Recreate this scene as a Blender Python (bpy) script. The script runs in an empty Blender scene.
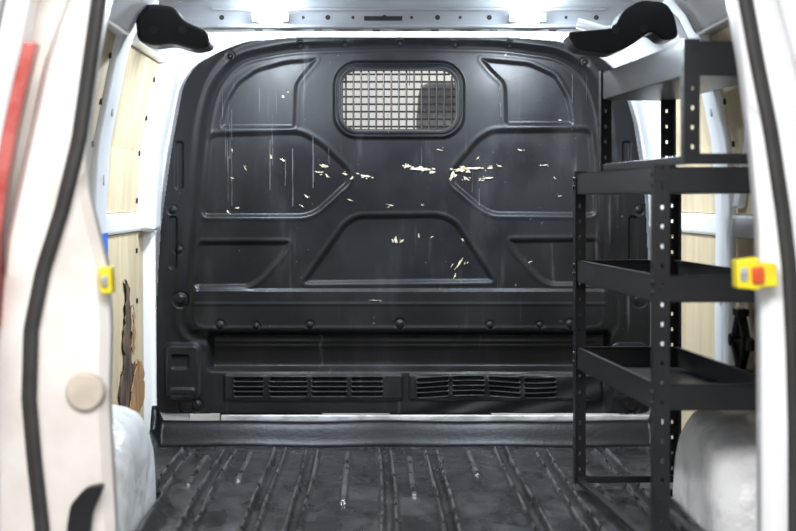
import bpy, math, random
import numpy as np
from mathutils import Vector, Matrix
random.seed(4); rng=np.random.RandomState(4)
S=bpy.context.scene
XC=.115; CZ=.842; YB=6.6

# ---------------------------------------------------------------- materials
def nd(nt,t,**k):
    n=nt.nodes.new(t)
    for a,b in k.items(): setattr(n,a,b)
    return n
def mat(name,col,rough=.5,metal=0,col2=None,scale=6,stretch=(1,1,1),lo=.4,hi=.6,bump=0,bscale=60,emit=None,es=0,rough2=None,spec=.5,detail=6,coat=0,bdist=.01):
    m=bpy.data.materials.new(name); m.use_nodes=True; nt=m.node_tree
    b=nt.nodes['Principled BSDF']
    b.inputs['Base Color'].default_value=(*col,1); b.inputs['Roughness'].default_value=rough
    b.inputs['Metallic'].default_value=metal; b.inputs['Specular IOR Level'].default_value=spec
    b.inputs['Coat Weight'].default_value=coat
    tc=nd(nt,'ShaderNodeTexCoord')
    if col2 is not None or rough2 is not None:
        mp=nd(nt,'ShaderNodeMapping'); mp.inputs['Scale'].default_value=stretch
        nt.links.new(tc.outputs['Object'],mp.inputs[0])
        n=nd(nt,'ShaderNodeTexNoise'); n.inputs['Scale'].default_value=scale; n.inputs['Detail'].default_value=detail
        nt.links.new(mp.outputs[0],n.inputs['Vector'])
        r=nd(nt,'ShaderNodeMapRange'); r.inputs['From Min'].default_value=lo; r.inputs['From Max'].default_value=hi
        nt.links.new(n.outputs['Fac'],r.inputs['Value'])
        if col2 is not None:
            mx=nd(nt,'ShaderNodeMix',data_type='RGBA'); mx.inputs[6].default_value=(*col,1); mx.inputs[7].default_value=(*col2,1)
            nt.links.new(r.outputs[0],mx.inputs[0]); nt.links.new(mx.outputs[2],b.inputs['Base Color'])
        if rough2 is not None:
            rr=nd(nt,'ShaderNodeMapRange'); rr.inputs['To Min'].default_value=rough; rr.inputs['To Max'].default_value=rough2
            nt.links.new(r.outputs[0],rr.inputs['Value']); nt.links.new(rr.outputs[0],b.inputs['Roughness'])
    if bump:
        n2=nd(nt,'ShaderNodeTexNoise'); n2.inputs['Scale'].default_value=bscale; n2.inputs['Detail'].default_value=5
        nt.links.new(tc.outputs['Object'],n2.inputs['Vector'])
        bp=nd(nt,'ShaderNodeBump'); bp.inputs['Strength'].default_value=bump; bp.inputs['Distance'].default_value=bdist
        nt.links.new(n2.outputs['Fac'],bp.inputs['Height']); nt.links.new(bp.outputs[0],b.inputs['Normal'])
    if emit: b.inputs['Emission Color'].default_value=(*emit,1); b.inputs['Emission Strength'].default_value=es
    return m
def add_flecks(m,col,scale,lo,hi,stretch=(1,1,1),amount=1.0,maskscale=None):
    nt=m.node_tree; b=nt.nodes['Principled BSDF']
    tc=nd(nt,'ShaderNodeTexCoord'); mp=nd(nt,'ShaderNodeMapping'); mp.inputs['Scale'].default_value=stretch
    nt.links.new(tc.outputs['Object'],mp.inputs[0])
    n=nd(nt,'ShaderNodeTexNoise'); n.inputs['Scale'].default_value=scale; n.inputs['Detail'].default_value=8; n.inputs['Roughness'].default_value=.65
    nt.links.new(mp.outputs[0],n.inputs['Vector'])
    r=nd(nt,'ShaderNodeMapRange'); r.inputs['From Min'].default_value=lo; r.inputs['From Max'].default_value=hi; r.inputs['To Max'].default_value=amount
    nt.links.new(n.outputs['Fac'],r.inputs['Value'])
    fac=r.outputs[0]
    if maskscale:
        n3=nd(nt,'ShaderNodeTexNoise'); n3.inputs['Scale'].default_value=maskscale; nt.links.new(tc.outputs['Object'],n3.inputs['Vector'])
        r3=nd(nt,'ShaderNodeMapRange'); r3.inputs['From Min'].default_value=.48; r3.inputs['From Max'].default_value=.62
        nt.links.new(n3.outputs['Fac'],r3.inputs['Value'])
        mu=nd(nt,'ShaderNodeMath',operation='MULTIPLY'); nt.links.new(fac,mu.inputs[0]); nt.links.new(r3.outputs[0],mu.inputs[1]); fac=mu.outputs[0]
    mx=nd(nt,'ShaderNodeMix',data_type='RGBA'); mx.inputs[7].default_value=(*col,1)
    bc=b.inputs['Base Color']
    if bc.links: nt.links.new(bc.links[0].from_socket,mx.inputs[6])
    else: mx.inputs[6].default_value=bc.default_value
    nt.links.new(fac,mx.inputs[0]); nt.links.new(mx.outputs[2],bc)

M_plast=mat('black_plastic',(.005,.0053,.0062),.32,col2=(.008,.0085,.010),scale=3,rough2=.5,bump=.06,bscale=300,spec=.26)
add_flecks(M_plast,(.13,.135,.14),30,.60,.70,(1,1,.05),.4,2.5)
add_flecks(M_plast,(.08,.08,.085),3.5,.55,.8,(1.6,1,.5),.25)
add_flecks(M_plast,(.3,.3,.3),55,.69,.74,(1,1,1),.7)
M_trimb=mat('black_trim',(.006,.006,.007),.42,col2=(.010,.010,.012),scale=5,spec=.4)
M_mat=mat('rubber_mat',(.006,.006,.007),.22,col2=(.010,.010,.011),scale=5,stretch=(1.5,.6,1),rough2=.40,bump=.7,bscale=70,spec=.5,bdist=.005)
add_flecks(M_mat,(.040,.040,.043),6,.40,.75,(2.2,.7,.5),.5)
add_flecks(M_mat,(.10,.10,.105),85,.50,.70,(1.2,.9,.5),.5)
add_flecks(M_mat,(.5,.48,.46),130,.635,.69,(1,.8,1),.8,5)
M_crest=mat('worn_highlight_rubber',(.010,.010,.011),.25,col2=(.075,.075,.078),scale=22,stretch=(1,.5,1),rough2=.4,spec=.6,bump=.4,bscale=60,bdist=.004)  # worn rib crests; the grey also paints in highlights along the ribs
M_lip=mat('rubber_lip',(.003,.003,.004),.35,col2=(.007,.007,.008),scale=8,bump=.1,bscale=80,spec=.2)
M_white=mat('white_paint',(.88,.885,.90),.28,col2=(.82,.83,.85),scale=3,coat=.3)
M_beam=mat('beam_paint',(.48,.49,.51),.4,col2=(.38,.39,.41),scale=6,stretch=(.5,1,3),coat=.15)
M_cream=mat('cream_paint',(.80,.76,.72),.35,col2=(.68,.63,.58),scale=5,coat=.2)
M_arch=mat('arch_paint',(.88,.89,.90),.35,col2=(.64,.64,.64),scale=9,lo=.5,hi=.75,bump=.9,bscale=10,bdist=.02)
M_ply=mat('plywood',(.54,.44,.29),.6,col2=(.46,.37,.24),scale=3,stretch=(1,3,.6),bump=.1)
add_flecks(M_ply,(.18,.12,.07),12,.62,.75,(1,3,.6),.5)
M_rip=mat('torn_wood',(.02,.014,.010),.8,col2=(.12,.075,.045),scale=24,stretch=(1,1,.3))
M_tan=mat('bare_wood',(.40,.22,.09),.8,col2=(.20,.11,.05),scale=25,stretch=(1,1,.3))
M_steel=mat('black_powdercoat',(.008,.0085,.010),.36,col2=(.014,.0145,.017),scale=8,bump=.05,bscale=200,spec=.45)
M_grey=mat('sill_metal',(.55,.55,.56),.35,metal=.2,col2=(.32,.32,.32),scale=14,stretch=(1,1,3))
M_rub=mat('seal_rubber',(.022,.020,.019),.6,col2=(.035,.032,.03),scale=10)
M_yel=mat('yellow_plastic',(.85,.72,.02),.4,col2=(.75,.6,.02),scale=20)
M_red=mat('orange_red_plastic',(.75,.13,.03),.35,col2=(.6,.08,.02),scale=20)
M_tail=mat('tail_lens',(.55,.14,.12),.15,col2=(.42,.06,.05),scale=15,coat=.8)
M_blue=mat('blue_label',(.03,.12,.55),.4,col2=(.05,.18,.7),scale=30)
M_scuff=mat('scuff',(.64,.55,.41),.7,col2=(.42,.35,.25),scale=60)
M_led=mat('led',(1,1,1),.4,emit=(.80,.90,1),es=100)
M_wire=mat('wire',(.012,.012,.013),.4,metal=.2,col2=(.02,.02,.02),scale=20)
M_seat=mat('seat_fabric',(.26,.25,.24),.9,col2=(.34,.33,.31),scale=60,bump=.2)
M_wall=mat('garage_wall',(.80,.78,.74),.8,col2=(.74,.72,.68),scale=1)
M_gfloor=mat('garage_floor_mat',(.35,.34,.33),.5,col2=(.28,.27,.26),scale=2)

# ---------------------------------------------------------------- mesh helpers
def group(name,loc=(0,0,0)):
    e=bpy.data.objects.new(name,None); e.location=loc; e.empty_display_size=.1
    S.collection.objects.link(e); return e
def mobj(name,v,f,m,parent=None,bevel=0,smooth=False,seg=2,sub=0,solid=0,loc=None):
    v=np.array(v,dtype=float)
    c=(v.min(0)+v.max(0))/2
    me=bpy.data.meshes.new(name); me.from_pydata((v-c).tolist(),[],[list(map(int,q)) for q in f]); me.update()
    import bmesh
    bm=bmesh.new(); bm.from_mesh(me); bmesh.ops.recalc_face_normals(bm,faces=bm.faces); bm.to_mesh(me); bm.free()
    me.materials.append(m)
    o=bpy.data.objects.new(name,me); S.collection.objects.link(o)
    if parent: o.parent=parent; o.location=Vector(c)-parent.location
    else: o.location=c
    if smooth:
        for p in me.polygons: p.use_smooth=True
    if solid:
        s=o.modifiers.new('s','SOLIDIFY'); s.thickness=solid; s.offset=0
    if bevel:
        b=o.modifiers.new('b','BEVEL'); b.width=bevel; b.segments=seg; b.limit_method='ANGLE'; b.angle_limit=math.radians(35)
        for p in me.polygons: p.use_smooth=True
        w=o.modifiers.new('w','WEIGHTED_NORMAL')
    if sub:
        s=o.modifiers.new('ss','SUBSURF'); s.levels=sub; s.render_levels=sub
    return o
class MB:
    def __init__(s): s.v=[]; s.f=[]
    def add(s,v,f):
        n=len(s.v); s.v+= [tuple(a) for a in v]; s.f+=[tuple(i+n for i in q) for q in f]
    def box(s,x0,x1,y0,y1,z0,z1,T=None):
        v=[(x,y,z) for x in(x0,x1) for y in(y0,y1) for z in(z0,z1)]
        if T: v=[T(*a) for a in v]
        s.add(v,[(0,1,3,2),(4,6,7,5),(0,4,5,1),(2,3,7,6),(0,2,6,4),(1,5,7,3)])
    def cyl(s,a,b,r,n=12,r2=None):
        a=Vector(a);b=Vector(b);d=(b-a).normalized()
        u=d.orthogonal().normalized();w=d.cross(u); r2=r if r2 is None else r2
        v=[a+(u*math.cos(t)+w*math.sin(t))*r for t in [2*math.pi*i/n for i in range(n)]]
        v+=[b+(u*math.cos(t)+w*math.sin(t))*r2 for t in [2*math.pi*i/n for i in range(n)]]
        s.add(v,[(i,(i+1)%n,n+(i+1)%n,n+i) for i in range(n)]+[tuple(range(n))[::-1],tuple(range(n,2*n))])
    def prism(s,pts,y0,y1):
        n=len(pts); v=[(x,y0,z) for x,z in pts]+[(x,y1,z) for x,z in pts]
        s.add(v,[(i,(i+1)%n,n+(i+1)%n,n+i) for i in range(n)]+[tuple(range(n))[::-1],tuple(range(n,2*n))])
    def tube(s,pts,r,n=10,closed=False):
        pts=[Vector(p) for p in pts]; N=len(pts); rings=[]; u=None
        for i,p in enumerate(pts):
            if closed: d=(pts[(i+1)%N]-pts[i-1]).normalized()
            else: d=(pts[min(i+1,N-1)]-pts[max(i-1,0)]).normalized()
            u = (u-d*u.dot(d)).normalized() if u is not None else d.orthogonal().normalized()
            w=d.cross(u)
            rings.append([p+(u*math.cos(2*math.pi*k/n)+w*math.sin(2*math.pi*k/n))*r for k in range(n)])
        v=[q for R in rings for q in R]; f=[]
        for i in range(N if closed else N-1):
            j=(i+1)%N
            f+=[(i*n+k,i*n+(k+1)%n,j*n+(k+1)%n,j*n+k) for k in range(n)]
        if not closed: f+=[tuple(range(n))[::-1],tuple((N-1)*n+k for k in range(n))]
        s.add(v,f)
    def obj(s,name,m,parent=None,**k): return mobj(name,s.v,s.f,m,parent,**k)
def gridobj(name,V,keep,m,parent=None):
    ny,nx,_=V.shape; idx=np.arange(ny*nx).reshape(ny,nx)
    q=np.stack([idx[:-1,:-1],idx[:-1,1:],idx[1:,1:],idx[1:,:-1]],-1)[keep]
    used=np.unique(q); rem=-np.ones(ny*nx,int); rem[used]=np.arange(len(used)); q=rem[q]
    v=V.reshape(-1,3)[used]; c=(v.min(0)+v.max(0))/2
    me=bpy.data.meshes.new(name); me.vertices.add(len(v)); me.vertices.foreach_set('co',(v-c).ravel())
    me.loops.add(q.size); me.loops.foreach_set('vertex_index',q.ravel())
    me.polygons.add(len(q)); me.polygons.foreach_set('loop_start',np.arange(0,q.size,4)); me.polygons.foreach_set('loop_total',np.full(len(q),4))
    me.update(calc_edges=True); me.validate()
    me.polygons.foreach_set('use_smooth',np.ones(len(me.polygons),bool))
    me.materials.append(m); o=bpy.data.objects.new(name,me); S.collection.objects.link(o)
    if parent: o.parent=parent; o.location=Vector(c)-parent.location
    else: o.location=c
    return o
def sm(x,a,b):
    t=np.clip((x-a)/(b-a),0,1); return t*t*(3-2*t)
def cornr(P,r):
    Q=[]
    n=len(P)
    for i in range(n):
        a=Vector(P[i-1]);b=Vector(P[i]);c=Vector(P[(i+1)%n])
        d1=(a-b);d2=(c-b); r1=min(r,d1.length*.45,d2.length*.45)
        p=b+d1.normalized()*r1;q=b+d2.normalized()*r1
        for t in (0,.25,.5,.75,1): Q.append(tuple(p*(1-t)**2+b*2*t*(1-t)+q*t*t))
    return Q
def sdf(X,Y,P):
    d=np.full(X.shape,1e18); s=np.ones(X.shape)
    n=len(P)
    for i in range(n):
        ax,ay=P[i];bx,by=P[i-1]
        ex,ey=bx-ax,by-ay; wx,wy=X-ax,Y-ay
        L=ex*ex+ey*ey
        if L<1e-12: continue
        t=np.clip((wx*ex+wy*ey)/L,0,1)
        d=np.minimum(d,(wx-ex*t)**2+(wy-ey*t)**2)
        c1=Y>=ay;c2=Y<by;c3=ex*wy>ey*wx
        s=np.where((c1&c2&c3)|(~c1&~c2&~c3),-s,s)
    return s*np.sqrt(d)
def rbox(X,Y,cx,cy,hx,hy,r):
    qx=np.abs(X-cx)-hx+r;qy=np.abs(Y-cy)-hy+r
    return np.hypot(np.maximum(qx,0),np.maximum(qy,0))+np.minimum(np.maximum(qx,qy),0)-r

# ---------------------------------------------------------------- bulkhead (template: 285 units = 1 m on the panel plane)
K=285.
def BX(u): return (u-372)/K
def BZ(w): return CZ+(200-w)/K
OUT=cornr([(157,414),(154,340),(160,230),(171,150),(183,84),(196,64),(222,50),(246,41),(300,37),(505,37),(560,41),(600,56),(620,74),(634,120),(646,200),(651,300),(651,414)],8)
INN=cornr([(190,331),(196,250),(203,170),(209,115),(218,84),(240,60),(290,50),(400,46),(500,48),(560,56),(588,76),(600,110),(606,180),(608,331)],16)
PAN=[]
PAN+=[cornr([(219,129),(224,103),(236,82),(256,68),(285,60),(320,57),(308,72),(298,84),(296,129)],6)]
PAN+=[cornr([(478,57),(530,62),(556,74),(570,98),(575,126),(504,126),(503,84),(490,72)],6)]
PAN+=[cornr([(200,218),(207,133),(300,130),(322,142),(351,170),(351,183),(318,213),(304,218)],9)]
PAN+=[cornr([(449,172),(477,138),(492,129),(592,128),(598,217),(492,216),(478,208),(450,184)],9)]
PAN+=[cornr([(300,285),(345,222),(358,215),(440,214),(456,221),(497,283)],9)]
PAN+=[cornr([(192,289),(197,241),(291,241),(287,252),(262,280),(250,288)],7)]
PAN+=[cornr([(508,239),(599,238),(603,286),(550,286),(538,279),(512,250)],7)]
BOLT=[(220,325,3),(256,326,2.5),(310,325,2.5),(400,324,3.2),(490,325,2.5),(570,324,3),(540,325,2.2),(180,300,5),(640,300,5),(186,407,6),(196,406,4),(632,405,6),(172,210,3),(640,210,3),(230,56,2.5),(585,62,2.5),(300,44,2),(345,43,2),(400,42,2),(455,43,2),(510,44,2),(178,250,3)]
def H(U,W):
    h=np.zeros(U.shape)
    di=sdf(U,W,INN)
    h-=.014*sm(di,0,9)
    h+=.004*np.exp(-((di-15)/4)**2)
    h+=.002*np.exp(-((di+3)/2)**2)
    for i,P in enumerate(PAN):
        d=sdf(U,W,P)
        dp=.0055 if i<2 else .009
        h-=dp*sm(-d,0,5); h+=(.0008 if i<2 else .0018)*np.exp(-((d-1)/2.)**2)
    d=rbox(U,W,399,100,57,30,16)
    h+=.014*sm(-(d-10),0,4)-.010*sm(-(d-6),0,2)+.010*sm(-(d-5),0,1.6)-.045*sm(-(d-1.5),0,3)
    b=sm(U,186,194)*(1-sm(U,604,612))
    h+=.008*sm(W,288,292)*(1-sm(W,329,332))*b
    h+=.002*np.exp(-((W-304)/1.5)**2)*b
    lo=sm(W,331,336)
    lx=sm(U,205,214)*(1-sm(U,604,613))
    h-=lo*lx*(.05-.004*sm(W,342,348)-.034*sm(W,366,374))
    for (a,c) in ((222,404),(408,604)):
        e=rbox(U,W,(a+c)/2,388,(c-a)/2,14,4); h+=.008*sm(-e,0,3)
    h+=lo*lx*.003*np.sin(U*.09+W*.25)*sm(U,400,430)*sm(W,370,380)
    for a,c in ((234,262),(270,306),(312,346),(352,382),(418,448),(454,484),(490,520),(526,556)):
        for w in (380,385,390,395):
            e=rbox(U,W,(a+c)/2,w+(0 if a<400 else 1.5*np.sin(U*.05)),(c-a)/2,1.3,1.2)
            h-=.014*sm(-e,-.6,1); h+=.003*np.exp(-((e-1.5)/1.0)**2)
    for cx,s in ((182,1),(630,-1)):
        e=rbox(U,W,cx,372,20,30,10); h+=.018*sm(-e,0,6)
        e=rbox(U,W,cx-2*s,362,10,8,4); h-=.010*sm(-e,0,3)
        e=rbox(U,W,cx,392,14,5,4); h+=.008*sm(-e,0,3)
    for w0,w1 in ((140,190),(215,270)):
        for cx in (176,630):
            e=rbox(U,W,cx+ (200-(w0+w1)/2)*.08*(1 if cx<400 else -1),(w0+w1)/2,5,(w1-w0)/2,4); h-=.010*sm(-e,0,3)
    for x,y,r in BOLT:
        rr=np.hypot(U-x,W-y); h+=.006*(1-sm(rr,r*.6,r))-.003*np.exp(-((rr-r*1.5)/1.)**2)
    return h
st=.75
U,W=np.meshgrid(np.arange(150,656,st),np.arange(34,418,st))
h=H(U,W)
V=np.stack([BX(U),YB-h,BZ(W)],-1)
uc=(U[:-1,:-1]+U[1:,1:])/2; wc=(W[:-1,:-1]+W[1:,1:])/2
keep=(sdf(uc,wc,OUT)<0)&(rbox(uc,wc,399,100,57,30,16)>0)
bulk=group('bulkhead_partition',(XC,YB,.7))
panel=gridobj('moulded_panel',V,keep,M_plast,bulk)
s_=panel.modifiers.new('s','SOLIDIFY'); s_.thickness=.006; s_.offset=1 
mb=MB(); pts=[]
for (cx,cy,a0) in ((1,-1,-90),(1,1,0),(-1,1,90),(-1,-1,180)):
    for k in range(7):
        a=math.radians(a0+k*15); pts.append((BX(399+(cx*(58.5-16))+16*math.cos(a)),YB-.002,BZ(100+cy*(31.5-16)+16*math.sin(a))))
mb.tube(pts,.009,10,True); mb.obj('window_gasket',M_rub,bulk,smooth=True)
mb=MB()
for i in range(15):
    u=399-57+57*2*(i+.5)/15; dx=abs(u-399)-41; hh=30-(16-math.sqrt(max(0,256-dx*dx)) if dx>0 else 0)
    mb.cyl((BX(u),YB+.022,BZ(100-hh)),(BX(u),YB+.022,BZ(100+hh)),.0034,6)
for i in range(8):
    w=100-30+60*(i+.5)/8; dy=abs(w-100)-14; hh=57-(16-math.sqrt(max(0,256-dy*dy)) if dy>0 else 0)
    mb.cyl((BX(399-hh),YB+.027,BZ(w)),(BX(399+hh),YB+.027,BZ(w)),.0034,6)
mb.obj('window_mesh_grille',M_wire,bulk)
SC=[(271,157,6,80,2),(283,160,8,20,1.6),(324,166,4,90,7),(320,172,10,10,1.4),(327,176,6,60,1.6),(345,174,7,30,1.8),(352,178,6,-20,1.4),(365,176,16,3,2),(283,97,3,90,2.4),(288,92,2,90,2),
(408,166,10,-5,2.4),(421,169,28,4,2.8),(433,172,9,10,1.8),(452,176,11,-70,3.2),(460,170,20,5,3),(474,168,26,0,2.2),(490,168,9,-10,1.6),(466,178,9,30,1.4),(487,178,16,-15,1.2),(500,166,7,10,1.3),(478,158,6,-40,1.1),
(396,240,9,70,2.8),(402,241,7,-40,1.8),(419,236,6,80,1.7),(432,237,5,-30,1.1),(459,264,18,-65,1.7),(455,276,8,-70,1.4),(463,240,6,60,1.4),(302,206,6,20,1.1),(306,196,7,50,1.4),(237,208,8,0,1.2),(228,212,6,40,1.3),(520,150,8,10,.9),(545,165,9,-10,.9),(555,178,5,40,1),
(245,168,8,60,1),(232,178,5,0,.9),(530,262,6,-20,.9),(350,200,8,10,.8),(390,205,10,5,.7),(232,150,5,80,.9),(440,150,8,15,.8),(560,120,5,5,1),(505,55,4,0,1.3),(375,300,14,2,.5),(560,196,6,0,.9),(422,205,4,30,.9)]
mb=MB()
for u,w,L,a,t in SC:
    for k in range(5 if L>8 else 2):
        a_=math.radians(a+random.uniform(-10,10)); uu=u+(random.uniform(-.5,.5)*L if k else 0); ww=w+(random.uniform(-2.5,2.5) if k else 0); l=L*(.85 if k==0 else random.uniform(.1,.3)); tt=t*(.9 if k==0 else .5)
        n=32; P=[]
        for i in range(n):
            th=2*math.pi*i/n; r=random.uniform(.3,1.2)
            x=math.cos(th)*l/2*r; y=math.sin(th)*tt/2*r*1.3
            P.append((uu+x*math.cos(a_)-y*math.sin(a_),ww+x*math.sin(a_)+y*math.cos(a_)))
        P.append((uu,ww)); A=np.array(P); hh=H(A[:,0],A[:,1])
        hh=np.maximum(hh,hh.mean())
        mb.add([(BX(p[0]),YB-q-.0075,BZ(p[1])) for p,q in zip(P,hh)],[(i,(i+1)%n,n) for i in range(n)])
mb.obj('scuff_marks',M_scuff,bulk)
M_drip=mat('dried_drips',(.06,.06,.064),.6,col2=(.012,.012,.013),scale=22,stretch=(1,1,.5))
mb=MB()
for k in range(32):
    if k<22: u=random.choice([random.uniform(222,232),random.uniform(268,300),random.uniform(215,330)]); w=random.uniform(80,160)
    else: u=random.uniform(340,595); w=random.uniform(60,210)
    L=random.uniform(15,60) if k<22 else random.uniform(8,30); t=random.uniform(.4,1.0); n=14
    ws=np.linspace(w,w+L,n); us=u+np.cumsum(rng.uniform(-.12,.12,n)); hh=H(us,ws)+.0065
    v=[(BX(a-t/2),YB-c,BZ(b)) for a,b,c in zip(us,ws,hh)]+[(BX(a+t/2),YB-c,BZ(b)) for a,b,c in zip(us,ws,hh)]
    mb.add(v,[(i,i+1,n+i+1,n+i) for i in range(n-1)])
mb.obj('drip_marks',M_drip,bulk)

# ---------------------------------------------------------------- van shell
def hw(z): return float(np.interp(z,[0,.8,1.0,1.15,1.3,1.4,1.46],[.905,.910,.90,.87,.84,.79,.70]))
def strip(mb,side,y0,y1,z0,z1,o0,o1):
    zs=np.linspace(z0,z1,max(2,int((z1-z0)/.05)+1)); v=[]
    for z in zs:
        for y,o in ((y0,o0),(y1,o0),(y1,o1),(y0,o1)): v.append((XC+side*(hw(z)+o),y,z))
    f=[]
    for i in range(len(zs)-1):
        for k in range(4): f.append((4*i+k,4*i+(k+1)%4,4*i+4+(k+1)%4,4*i+4+k))
    f+=[(0,1,2,3),tuple(4*(len(zs)-1)+k for k in range(4))]
    mb.add(v,f)
AYC,AR,AXI=4.8,.40,.70
for side,nm in ((-1,'left'),(1,'right')):
    w=group('wall_'+nm,(XC+side*.95,5.3,.7))
    mb=MB(); strip(mb,side,3.98,6.78,-.03,1.43,.06,.075); mb.obj('outer_skin',M_white,w,smooth=False)
    mb=MB()
    for a in ((6.42,6.6,.735,1.43,-.055,.058),(6.57,6.62,0,.74,-.035,.058),(5.33,5.56,0,1.43,-.012,.058),(4.02,4.42,0,1.43,.0,.058)): strip(mb,side,*a)
    mb.obj('pillars',M_white,w,bevel=.018,seg=3)
    mb=MB()
    for y0,y1 in ((5.562,6.418),(4.422,5.328)):
        strip(mb,side,y0,y1,.735,.80,-.008,.058); strip(mb,side,y0,y1,1.31,1.42,-.035,.058); strip(mb,side,y0,y1,0,.07,-.02,.058)
    mb.obj('rails',M_white,w,bevel=.012,seg=3)
    mb=MB()
    for y0,y1 in ((5.564,6.416),(4.424,5.326)):
        strip(mb,side,y0,y1,.802,1.308,.006,.016); strip(mb,side,y0,y1+(.15 if y0>5 else 0),.072,.733,.006,.016)
    mb.obj('plywood_lining',M_ply,w)
    mb=MB()
    for y0,y1 in ((5.6,6.37),(4.45,5.3)):
        for z in (.11,.28,.5,.67,.84,1.0,1.12,1.25):
            for y in (y0,y1):
                x=XC+side*(hw(z)+.006); mb.cyl((x+side*.002,y,z),(x-side*.006,y,z),.009,10)
    mb.obj('rivets',M_trimb,w)
    mb=MB()
    for z in (.15,.35,.55,.9,1.1):
        x=XC+side*(hw(z)-.012); mb.cyl((x+side*.002,5.45,z),(x-side*.0015,5.45,z),.016,14)
    mb.obj('hole_plugs',M_grey,w)
    mb=MB(); z0,z1=.82,1.27
    n=10; v=[]
    for i in range(n+1):
        t=i/n; z=z0+(z1-z0)*t; y=5.25-.55*t; x=XC+side*(hw(z)-.012)
        v+=[(x,y-.05,z),(x,y+.05,z),(x+side*.02,y+.06,z),(x+side*.02,y-.06,z)]
    f=[(4*i+k,4*i+(k+1)%4,4*i+4+(k+1)%4,4*i+4+k) for i in range(n) for k in range(4)]+[(0,1,2,3),(4*n,4*n+1,4*n+2,4*n+3)]
    mb.add(v,f); mb.obj('stamped_brace',M_white,w,bevel=.008)
    if side<0:
        def ragged(yz,off,name,m,jit=.012):
            P=[]
            for i in range(len(yz)):
                a=yz[i];b=yz[(i+1)%len(yz)]
                for t in (0,.2,.4,.6,.8): P.append((a[0]*(1-t)+b[0]*t+random.uniform(-jit,jit)*1.8,a[1]*(1-t)+b[1]*t+random.uniform(-jit,jit)*.8))
            mb=MB(); n=len(P); x=XC-hw(.3)-off
            mb.add([(x,y,z) for y,z in P]+[(x-.003,y,z) for y,z in P],[tuple(range(n)),tuple(range(2*n-1,n-1,-1))]+[(i,(i+1)%n,n+(i+1)%n,n+i) for i in range(n)])
            mb.obj(name,m,w)
        ragged([(5.92,.12),(6.16,.13),(6.42,.15),(6.34,.27),(6.20,.32),(6.14,.40),(6.20,.47),(6.12,.55),(6.03,.59),(6.06,.48),(6.00,.39),(6.03,.31),(5.90,.25)],-.001,'torn_edge',M_rip,.018)
        ragged([(6.08,.125),(6.24,.13),(6.50,.14),(6.48,.25),(6.32,.30),(6.2,.25),(6.12,.18)],-.006,'exposed_wood',M_tan,.016)
        ragged([(6.17,.32),(6.24,.35),(6.25,.44),(6.2,.49),(6.17,.41)],-.006,'splinter',M_tan,.012)
    na=40; prof=[(.935,1),(.86,1),(.80,.995),(.76,.97),(.73,.93),(.712,.87),(.702,.78),(.70,.6),(.70,.3),(.70,.02)]
    v=[];f=[]
    for (w_,sc) in prof:
        for i in range(na+1):
            a=math.pi*i/na
            cy=math.cos(a);sz=math.sin(a)
            cy=math.copysign(abs(cy)**.8,cy); sz=abs(sz)**.8
            rr=sc*(1+.012*math.sin(9*a+w_*20))
            v.append((XC+side*w_,AYC+AR*rr*cy,-.03+.345*rr*sz))
    for j in range(len(prof)-1):
        for i in range(na):
            q=j*(na+1)+i; f.append((q,q+1,q+na+2,q+na+1))
    mobj('wheel_arch',v,f,M_arch,w,smooth=True)
# ceiling
prof=[(.84,1.43),(.79,1.465),(.70,1.485),(.4,1.495),(0,1.50)]
pp=[(XC-a,b) for a,b in prof]+[(XC+a,b) for a,b in prof[::-1][1:]]
top=[(a,b+.012) for a,b in pp][::-1]
mb=MB(); mb.prism(pp+top,3.98,6.7); mb.obj('ceiling',M_white)
def bow(name,y0,y1,zb):
    g=group(name,(XC,(y0+y1)/2,1.45)); mb=MB()
    lo=[(XC-.80,zb-.03),(XC-.72,zb-.005),(XC-.5,zb),(XC+.5,zb),(XC+.72,zb-.005),(XC+.80,zb-.03)]
    hi=[(XC+.80,1.425),(XC+.70,1.47),(XC,1.485),(XC-.70,1.47),(XC-.80,1.425)]
    mb.prism(lo+hi,y0,y1); mb.prism([(XC-.6,zb-.004),(XC+.6,zb-.004),(XC+.6,zb+.006),(XC-.6,zb+.006)],y0-.012,y0+.01)
    mb.prism([(XC-.62,zb+.05),(XC+.62,zb+.05),(XC+.62,zb+.06),(XC-.62,zb+.06)],y0-.010,y0+.01)
    mb.obj('beam',M_beam,g,bevel=.004)
    mb=MB()
    for i in range(15):
        x=XC-.58+i*1.16/14+random.uniform(-.01,.01)
        if abs(x+.318)<.09 or abs(x-.486)<.09: continue
        mb.cyl((x,y0+.002,zb+.03),(x,y0-.0012,zb+.03),.005 if i%2 else .008,12)
    mb.box(XC-.14,XC-.02,y0-.002,y0+.002,zb+.02,zb+.034)
    mb.obj('beam_holes',M_rub,g); return g
bow('roof_crossbeam',5.9,5.99,1.385)
bow('roof_crossbeam',5.08,5.18,1.405)
bow('roof_crossbeam',6.42,6.50,1.425)
bow('roof_crossbeam',3.98,4.08,1.40)
mb=MB(); mb.tube([(XC-.55+i*1.1/20,6.40,1.428+.004*math.sin(i*1.7)) for i in range(21)],.006,8)
for i in range(6): x=XC-.5+i*.2; mb.box(x-.012,x+.012,6.39,6.42,1.418,1.44)
mb.obj('wiring_loom',M_trimb)
mb=MB(); n=24
zs=np.linspace(.0,1.36,n)
L=[(XC-hw(z)+.0,z) for z in zs]; R=[(XC+hw(z),z) for z in zs[::-1]]
ou=L+[(XC-.70,1.47),(XC,1.485),(XC+.70,1.47)]+R
def inn(p):
    c=(XC,.6); s=.84; return (c[0]+(p[0]-c[0])*s,c[1]+(p[1]-c[1])*(.86 if p[1]>.6 else 1))
inr=[inn(p) for p in ou]; m_=len(ou)
v=[(a,6.645,b) for a,b in ou]+[(a,6.645,b) for a,b in inr]+[(a,6.665,b) for a,b in ou]+[(a,6.665,b) for a,b in inr]
f=[]
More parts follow.
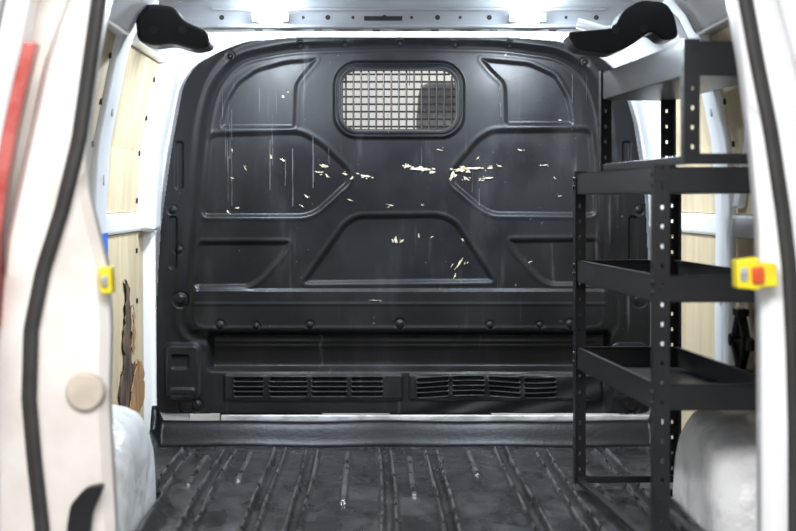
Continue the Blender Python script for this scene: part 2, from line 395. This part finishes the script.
for i in range(m_-1): f+=[(i,i+1,m_+i+1,m_+i),(2*m_+i,3*m_+i,3*m_+i+1,2*m_+i+1),(m_+i,m_+i+1,3*m_+i+1,3*m_+i),(i,2*m_+i,2*m_+i+1,i+1)]
mobj('trim_1',v,f,M_white)
mb=MB(); mb.box(XC-.64,XC+.86,6.530,6.556,.070,.094); mb.obj('trim_2',M_grey,bevel=.004)
mb=MB(); mb.box(XC-.985,XC+.985,3.93,8.0,-.06,-.032); mb.obj('floor',M_white,bevel=.004)

# ---------------------------------------------------------------- rubber mat
rs=.004
xs=np.arange(XC-.875,XC+.875+rs,rs); ys=np.arange(3.98,6.52,.006)
X,Y=np.meshgrid(xs,ys)
Z=np.zeros(X.shape); CR=np.zeros(X.shape)
RX=[-.615,-.475,-.31,-.20,.045,.20,.43,.56,.76]
for i,r in enumerate(RX):
    wob=.003*np.sin(Y*3+i)
    e=np.abs(X-r-wob); yend=6.30-.04*(i%2)
    ee=(1-sm(Y,yend-.03,yend))
    c=np.exp(-((e-.019)/.0065)**2)*ee
    Z+=.019*c; CR=np.maximum(CR,c)
    Z-=.005*np.exp(-(e/.009)**2)*ee
for r,y0,y1 in ((-.40,5.6,6.2),(.12,5.3,6.1),(.32,5.7,6.25),(.66,5.2,6.1),(-.54,5.5,6.15),(-.08,5.2,6.2)):
    e=rbox(X,Y,r,(y0+y1)/2,.009,(y1-y0)/2,.009); c=sm(-e,-.005,.005); Z+=.012*c; CR=np.maximum(CR,c)
Z+=.003*np.sin(X*11+Y*5)*np.sin(Y*7-X*3)
flat=1-sm(Y,6.3,6.36)
Z+=.0014*np.sin(X*47+Y*13)*np.sin(Y*31-X*23)*flat
Z+=.078*sm(Y,6.42,6.49)
Z+=.006*np.exp(-((Y-6.36)/.010)**2)
edge=np.minimum(X-xs[0],xs[-1]-X)
Z+=.05*(1-sm(edge,.012,.04))
def archd(X,Y): return rbox(np.abs(X-XC),Y,.915,AYC,.915-AXI,AR,.08)
d=archd(X,Y); Z+=.045*(1-sm(d,.02,.05))
xc=(X[:-1,:-1]+X[1:,1:])/2; yc=(Y[:-1,:-1]+Y[1:,1:])/2
kp=archd(xc,yc)>.012
mt=gridobj('rubber_floor_mat',np.stack([X,Y,Z],-1),kp,M_mat)
mt.data.materials.append(M_lip); mt.data.materials.append(M_crest)
cr=((CR[:-1,:-1]+CR[1:,1:])/2)[kp]; yk=yc[kp]
idx=np.where(yk>6.385,1,np.where(cr>.6,2,0)).astype(np.int32)
if len(idx)==len(mt.data.polygons): mt.data.polygons.foreach_set('material_index',idx)
s_=mt.modifiers.new('s','SOLIDIFY'); s_.thickness=.012; s_.offset=-1

# ---------------------------------------------------------------- rear door aperture
def Q(px,py,d=3.9): return ((px-372)*d/1880.,CZ+(200-py)*d/1880.)
def poly(pl,zz):
    a=sorted([Q(*p)[::-1] for p in pl]); return np.interp(zz,[q[0] for q in a],[q[1] for q in a])
Lin=[(112,-60),(104,0),(92,60),(85,130),(84,190),(95,235),(104,270),(107,330),(105,400),(108,460),(112,531),(112,610)]
Lse=[(108,-60),(99,0),(89,70),(79,140),(62,210),(43,270),(31,330),(29,400),(34,460),(42,531),(46,610)]
Lou=[(84,-60),(58,0),(36,60),(12,170),(-4,240),(-12,330),(-14,531),(-14,610)]
Rin=[(728,-60),(736,0),(746,60),(757,150),(764,230),(766,350),(767,531),(767,610)]
Rse=[(737,-60),(746,0),(757,60),(771,130),(783,210),(790,270),(794,350),(796,430),(796,610)]
Rou=[(770,-60),(790,0),(812,80),(830,200),(838,330),(840,610)]
zz=np.linspace(-.0,1.40,60)
for nm,I,E,O,s in (('left',Lin,Lse,Lou,-1),('right',Rin,Rse,Rou,1)):
    g=group('door_pillar' ,((-.7 if s<0 else .87),3.95,.7))
    xi,xs_,xo=poly(I,zz),poly(E,zz),poly(O,zz)
    v=[]
    for a,b,c,z in zip(xi,xs_,xo,zz):
        wx=XC+s*(hw(z)+.0)
        sec=[(c,4.3),(c,3.99),(c-s*.02,3.955),(b+s*.03 if abs(c-b)>.04 else b+s*.008,3.93),(b+s*.004,3.925),(b-s*.004,3.925),(a+s*.02 if abs(b-a)>.03 else a+s*.004,3.93),(a,3.95),(a,4.0),(a+s*.03,4.06),(wx,4.12),(wx,4.3)]
        v+=[(p,q,z) for p,q in sec]
    k=12; f=[]
    for i in range(len(zz)-1):
        for j in range(k): f.append((i*k+j,i*k+(j+1)%k,(i+1)*k+(j+1)%k,(i+1)*k+j))
    f+=[tuple(range(k)),tuple((len(zz)-1)*k+j for j in range(k))]
    mobj('pillar_shell',v,f,M_cream if s<0 else M_white,g,smooth=False,bevel=.006)
    mb=MB(); mb.tube([(b,3.915,z) for b,z in zip(xs_,zz)],.0135,10); mb.tube([(b+s*.012,3.925,z) for b,z in zip(xs_,zz)],.009,8)
    mb.obj('weather_seal',M_rub,g,smooth=True)
    if s<0:
        mb=MB(); x,z=Q(83,393); mb.cyl((x,3.94,z),(x,3.915,z),.045,28,.038); mb.obj('grommet_cover',mat('tan_plastic',(.60,.53,.44),.5,col2=(.50,.43,.35),scale=15),g,bevel=.004)
        mb=MB(); P=[Q(*p) for p in cornr([(66,531),(70,505),(85,488),(104,484),(98,500),(92,512),(90,531),(86,560),(68,560)],6)]
        mb.prism(P,3.90,3.94); mb.obj('hinge_hook',M_trimb,g,bevel=.004)
g=group('door_striker',(.80,3.9,.69))
mb=MB(); P=[Q(*p) for p in cornr([(735,260),(757,257),(759,263),(775,263),(777,286),(760,287),(757,290),(736,288)],2)]; mb.prism(P,3.885,3.94); mb.obj('striker_block',M_yel,g,bevel=.004)
mb=MB(); P=[Q(*p) for p in cornr([(750,267),(762,266),(763,283),(751,284)],3)]; mb.prism(P,3.878,3.90); mb.obj('striker_insert',M_red,g,bevel=.003)
mb=MB(); P=[Q(*p) for p in cornr([(739,268),(746,267),(746,280),(739,281)],2)]; mb.prism(P,3.881,3.90); mb.obj('striker_slot',M_grey,g)
g=group('door_striker',(-.55,3.9,.68))
mb=MB(); P=[Q(*p) for p in cornr([(98,268),(111,266),(112,294),(100,294)],3)]; mb.prism(P,3.90,3.96); mb.obj('striker_block',M_yel,g,bevel=.004)
mb=MB(); P=[Q(*p) for p in cornr([(101,276),(107,275),(108,286),(102,287)],2)]; mb.prism(P,3.893,3.91); mb.obj('striker_insert',M_grey,g,bevel=.002)
A=[(34,40),(24,80),(13,130),(4,180),(-4,240),(-8,330)]
P=[Q(*p) for p in A]+[Q(p[0]-14,p[1]) for p in A[::-1]]
mb=MB(); mb.prism(P,3.93,3.99); mb.obj('tail_light',M_tail,bevel=.006)
mb=MB()
x=XC-(hw(.7)-.012)+.001
mb.box(x,x+.0015,5.44,5.55,.65,.745); mb.obj('blue_sticker',M_blue)

# ---------------------------------------------------------------- roof corner brackets
def br(name,P,d,dy):
    mb=MB(); mb.prism([Q(p[0],p[1],d) for p in cornr(P,7)],d,d+dy); g=group(name,(*[Q(*P[0],d)[0],d],1.35))
    mb.obj('bracket_body',M_trimb,g,bevel=.014,seg=4)
    mb=MB()
    c=np.mean([Q(*p,d) for p in P],0)
    for dx in (-.05,.03): mb.cyl((c[0]+dx,d-.004,c[1]),(c[0]+dx,d+.01,c[1]),.012,12)
    mb.obj('bracket_screws',M_rub,g)
br('roof_corner_bracket',[(134,8),(150,3),(174,6),(183,20),(208,31),(211,46),(194,50),(170,43),(152,46),(137,41)],5.3,.16)
br('roof_corner_bracket',[(566,32),(614,28),(623,10),(641,0),(666,2),(675,15),(679,38),(664,41),(652,30),(632,45),(612,54),(576,49)],5.3,.16)
mb=MB(); mb.tube([(XC+.50,5.62,1.37),(XC+.58,5.6,1.345),(XC+.66,5.5,1.345),(XC+.73,5.4,1.38)],.016,10); mb.obj('grab_rail',M_white,smooth=True)

# ---------------------------------------------------------------- LED lamps
for x in (-.318,.486):
    g=group('led_ceiling_lamp',(x,5.88,1.40))
    mb=MB(); mb.box(x-.06,x+.06,5.868,5.90,1.398,1.426); mb.obj('lamp_housing',M_beam,g,bevel=.004)
    mb=MB(); n=20
    rings=[(1,0),(.95,.008),(.8,.015),(.5,.020),(.05,.022)]; v=[]
    for r,dy in rings:
        for i in range(n):
            a=2*math.pi*i/n; v.append((x+.048*r*math.copysign(abs(math.cos(a))**.7,math.cos(a)),5.868-dy,1.412+.017*r*math.sin(a)))
    f=[(j*n+i,j*n+(i+1)%n,(j+1)*n+(i+1)%n,(j+1)*n+i) for j in range(4) for i in range(n)]+[tuple(4*n+i for i in range(n))]
    mb.add(v,f); mb.obj('lamp_lens',M_led,g,smooth=True)
    for loc,rx,e,sx in (((x,5.83,1.395),-50,8,.12),((x,6.02,1.38),25,17,.12)):
        l=bpy.data.lights.new('led_light','AREA'); l.energy=e; l.color=(.80,.90,1); l.shape='RECTANGLE'; l.size=sx; l.size_y=.03
        o=bpy.data.objects.new('led_emitter',l); S.collection.objects.link(o); o.parent=g; o.location=Vector(loc)-g.location; o.rotation_euler=(math.radians(rx),0,0)
    l=bpy.data.lights.new('led_spill','POINT'); l.energy=1.0; l.color=(.70,.84,1); l.shadow_soft_size=.02
    o=bpy.data.objects.new('led_spill',l); S.collection.objects.link(o); o.parent=g; o.location=Vector((x,5.82,1.41))-g.location

# ---------------------------------------------------------------- shelving unit
A0=Vector((.655,4.34,0)); B0=Vector((.590,5.46,0)); ax=(B0-A0); Ls=ax.length; ax.normalize(); rt=Vector((ax.y,-ax.x,0))
def T(a,b,z): p=A0+rt*a+ax*b; return (p.x,p.y,z)
rack=group('metal_shelving_unit',(.8,4.9,.6))
def tray(a0,a1,b0,b1,zt,hh,name):
    mb=MB(); t=.003
    mb.box(a0,a1,b0,b1,zt-hh,zt-hh+t,T)
    for (p,q,r,s) in ((a0,a0+t,b0,b1),(a1-t,a1,b0,b1),(a0,a1,b0,b0+t),(a0,a1,b1-t,b1)): mb.box(p,q,r,s,zt-hh,zt,T)
    for (p,q,r,s) in ((a0,a0+.012,b0,b1),(a1-.012,a1,b0,b1),(a0,a1,b0,b0+.012),(a0,a1,b1-.012,b1)): mb.box(p,q,r,s,zt-.003,zt+.001,T)
    mb.obj(name,M_steel,rack)
def perf(mb,a0,b0,da,db,z0,z1):
    t=.0025; w=.036; pitch=.045
    for leg in (0,1):
        s=da if leg==0 else db
        def B(u0,u1,za,zb):
            u0,u1=sorted((u0*s,u1*s))
            if leg==0: mb.box(a0+u0,a0+u1,b0-t/2,b0+t/2,za,zb,T)
            else: mb.box(a0-t/2,a0+t/2,b0+u0,b0+u1,za,zb,T)
        B(0,w*.42,z0,z1); B(w*.60,w,z0,z1)
        z=z0
        while z<z1:
            B(w*.42,w*.60,z,min(z+pitch*.78,z1)); z+=pitch
WD=.30
mb=MB()
for a0,da in ((-.004,1),(WD+.004,-1)):
    for b0,db in ((-.004,1),(Ls+.004,-1)):
        perf(mb,a0,b0,da,db,.020,.925)
WU0,WU1=.07,.28
for a0,da in ((WU0-.003,1),(WU1+.003,-1)):
    for b0,db in ((-.002,1),(Ls-.02,-1)): perf(mb,a0,b0,da,db,.925,1.215)
mb.obj('perforated_uprights',M_steel,rack)
tray(0,WD,0,Ls,.918,.060,'shelf_tray_1')
tray(0,WD,0,Ls,.667,.062,'shelf_tray_2')
tray(0,WD,0,Ls,.415,.060,'shelf_tray_3')
tray(WU0,WU1,0,Ls-.02,1.208,.078,'shelf_tray_top')
mb=MB()
mb.box(WU0,WU1,0,.02,.925,.95,T);mb.box(WU0,WU1,Ls-.04,Ls-.02,.925,.95,T);mb.box(WU0,WU0+.02,0,Ls-.02,.925,.945,T)
mb.box(0,.02,0,Ls,.022,.038,T); mb.box(0,WD,Ls-.02,Ls,.022,.042,T)
mb.obj('tie_rails',M_steel,rack,bevel=.002)
mb=MB()
for z in (.89,.64,.385):
    for b in (.014,Ls-.014):
        for dz in (-.012,.012): mb.cyl(T(-.009,b,z+dz),T(0,b,z+dz),.006,8)
    for a in (.014,WD-.014): mb.cyl(T(a,-.009,z),T(a,0,z),.006,8)
mb.obj('bolts',M_wire,rack)

# ---------------------------------------------------------------- jack on the right wall
g=group('scissor_jack',(1.0,5.05,.47)); mb=MB()
jx=.993; hwid=.016
mb.box(jx-hwid,jx+hwid,4.98,5.14,.375,.39)
for s in (-1,1):
    mb.cyl((jx,5.06+.01*s,.39),(jx,5.06+.085*s,.46),.013,8); mb.cyl((jx,5.06+.085*s,.46),(jx,5.06+.012*s,.535),.013,8); mb.cyl((jx-hwid,5.06+.085*s,.46),(jx+hwid,5.06+.085*s,.46),.018,10)
mb.box(jx-hwid,jx+hwid,5.025,5.095,.53,.55); mb.cyl((jx,4.93,.46),(jx,5.18,.46),.007,8); mb.cyl((jx,4.93,.445),(jx,4.93,.475),.012,8)
mb.box(jx-.01,jx+.03,5.03,5.09,.36,.376)
mb.obj('jack_body',M_trimb,g,bevel=.003)

# ---------------------------------------------------------------- cab seats behind the window
for x in (.27,-.40):
    g=group('cab_seat',(x,7.35,.6))
    mb=MB(); mb.prism([(x+a,z) for a,z in cornr([(-.24,.1),(.24,.1),(.26,.8),(.18,1.02),(-.18,1.02),(-.26,.8)],.08)],7.3,7.42); mb.obj('backrest',M_seat,g,bevel=.03,seg=4)
    mb=MB(); mb.prism([(x+a,z) for a,z in cornr([(-.10,1.09),(.10,1.09),(.085,1.30),(-.085,1.30)],.05)],7.31,7.41); mb.obj('headrest',M_seat,g,bevel=.03,seg=4)
    mb=MB(); mb.box(x-.25,x+.25,7.32,7.85,.22,.36); mb.obj('seat_cushion',M_seat,g,bevel=.04,seg=4)
    mb=MB(); mb.box(x-.2,x+.2,7.4,7.78,-.032,.22); mb.obj('seat_pedestal',M_trimb,g,bevel=.01)
    mb=MB(); mb.cyl((x-.05,7.36,1.0),(x-.05,7.36,1.12),.007); mb.cyl((x+.05,7.36,1.0),(x+.05,7.36,1.12),.007); mb.obj('headrest_posts',M_grey,g)
# ---------------------------------------------------------------- garage
mb=MB(); mb.box(-6,6,11,11.1,-.55,4); mb.obj('wall_back',M_wall)
mb=MB(); mb.box(-6,6,-3,11.1,-.6,-.55); mb.obj('garage_floor',M_gfloor)

# ---------------------------------------------------------------- light
W_=bpy.data.worlds.new('w'); S.world=W_; W_.use_nodes=True
W_.node_tree.nodes['Background'].inputs[0].default_value=(.93,.95,1,1); W_.node_tree.nodes['Background'].inputs[1].default_value=.55
def area(n,loc,tgt,e,sx,sy,c):
    l=bpy.data.lights.new(n,'AREA'); l.energy=e; l.color=c; l.shape='RECTANGLE'; l.size=sx; l.size_y=sy
    o=bpy.data.objects.new(n,l); S.collection.objects.link(o); o.location=loc
    o.rotation_euler=(Vector(tgt)-Vector(loc)).to_track_quat('-Z','Y').to_euler()
area('interior_softbox',(-.5,.8,2.9),(.1,6,.5),190,3,1.2,(1,.98,.96))  # added softbox behind the camera, brightens the van interior
area('back_wall_fill',(2.0,9.5,3.2),(0,11,1),60,2,1,(1,.98,.95))  # added fill light for the wall seen through the cab window

cam=bpy.data.cameras.new('camera'); co=bpy.data.objects.new('camera',cam); S.collection.objects.link(co); S.camera=co
co.location=(0,0,CZ); co.rotation_euler=(math.radians(90),0,0)
cam.lens=85; cam.sensor_width=36; cam.shift_x=26/796; cam.shift_y=-65.5/796
cam.dof.use_dof=True; cam.dof.focus_distance=6.1; cam.dof.aperture_fstop=3.4
S.view_settings.view_transform='Standard'; S.view_settings.exposure=.15
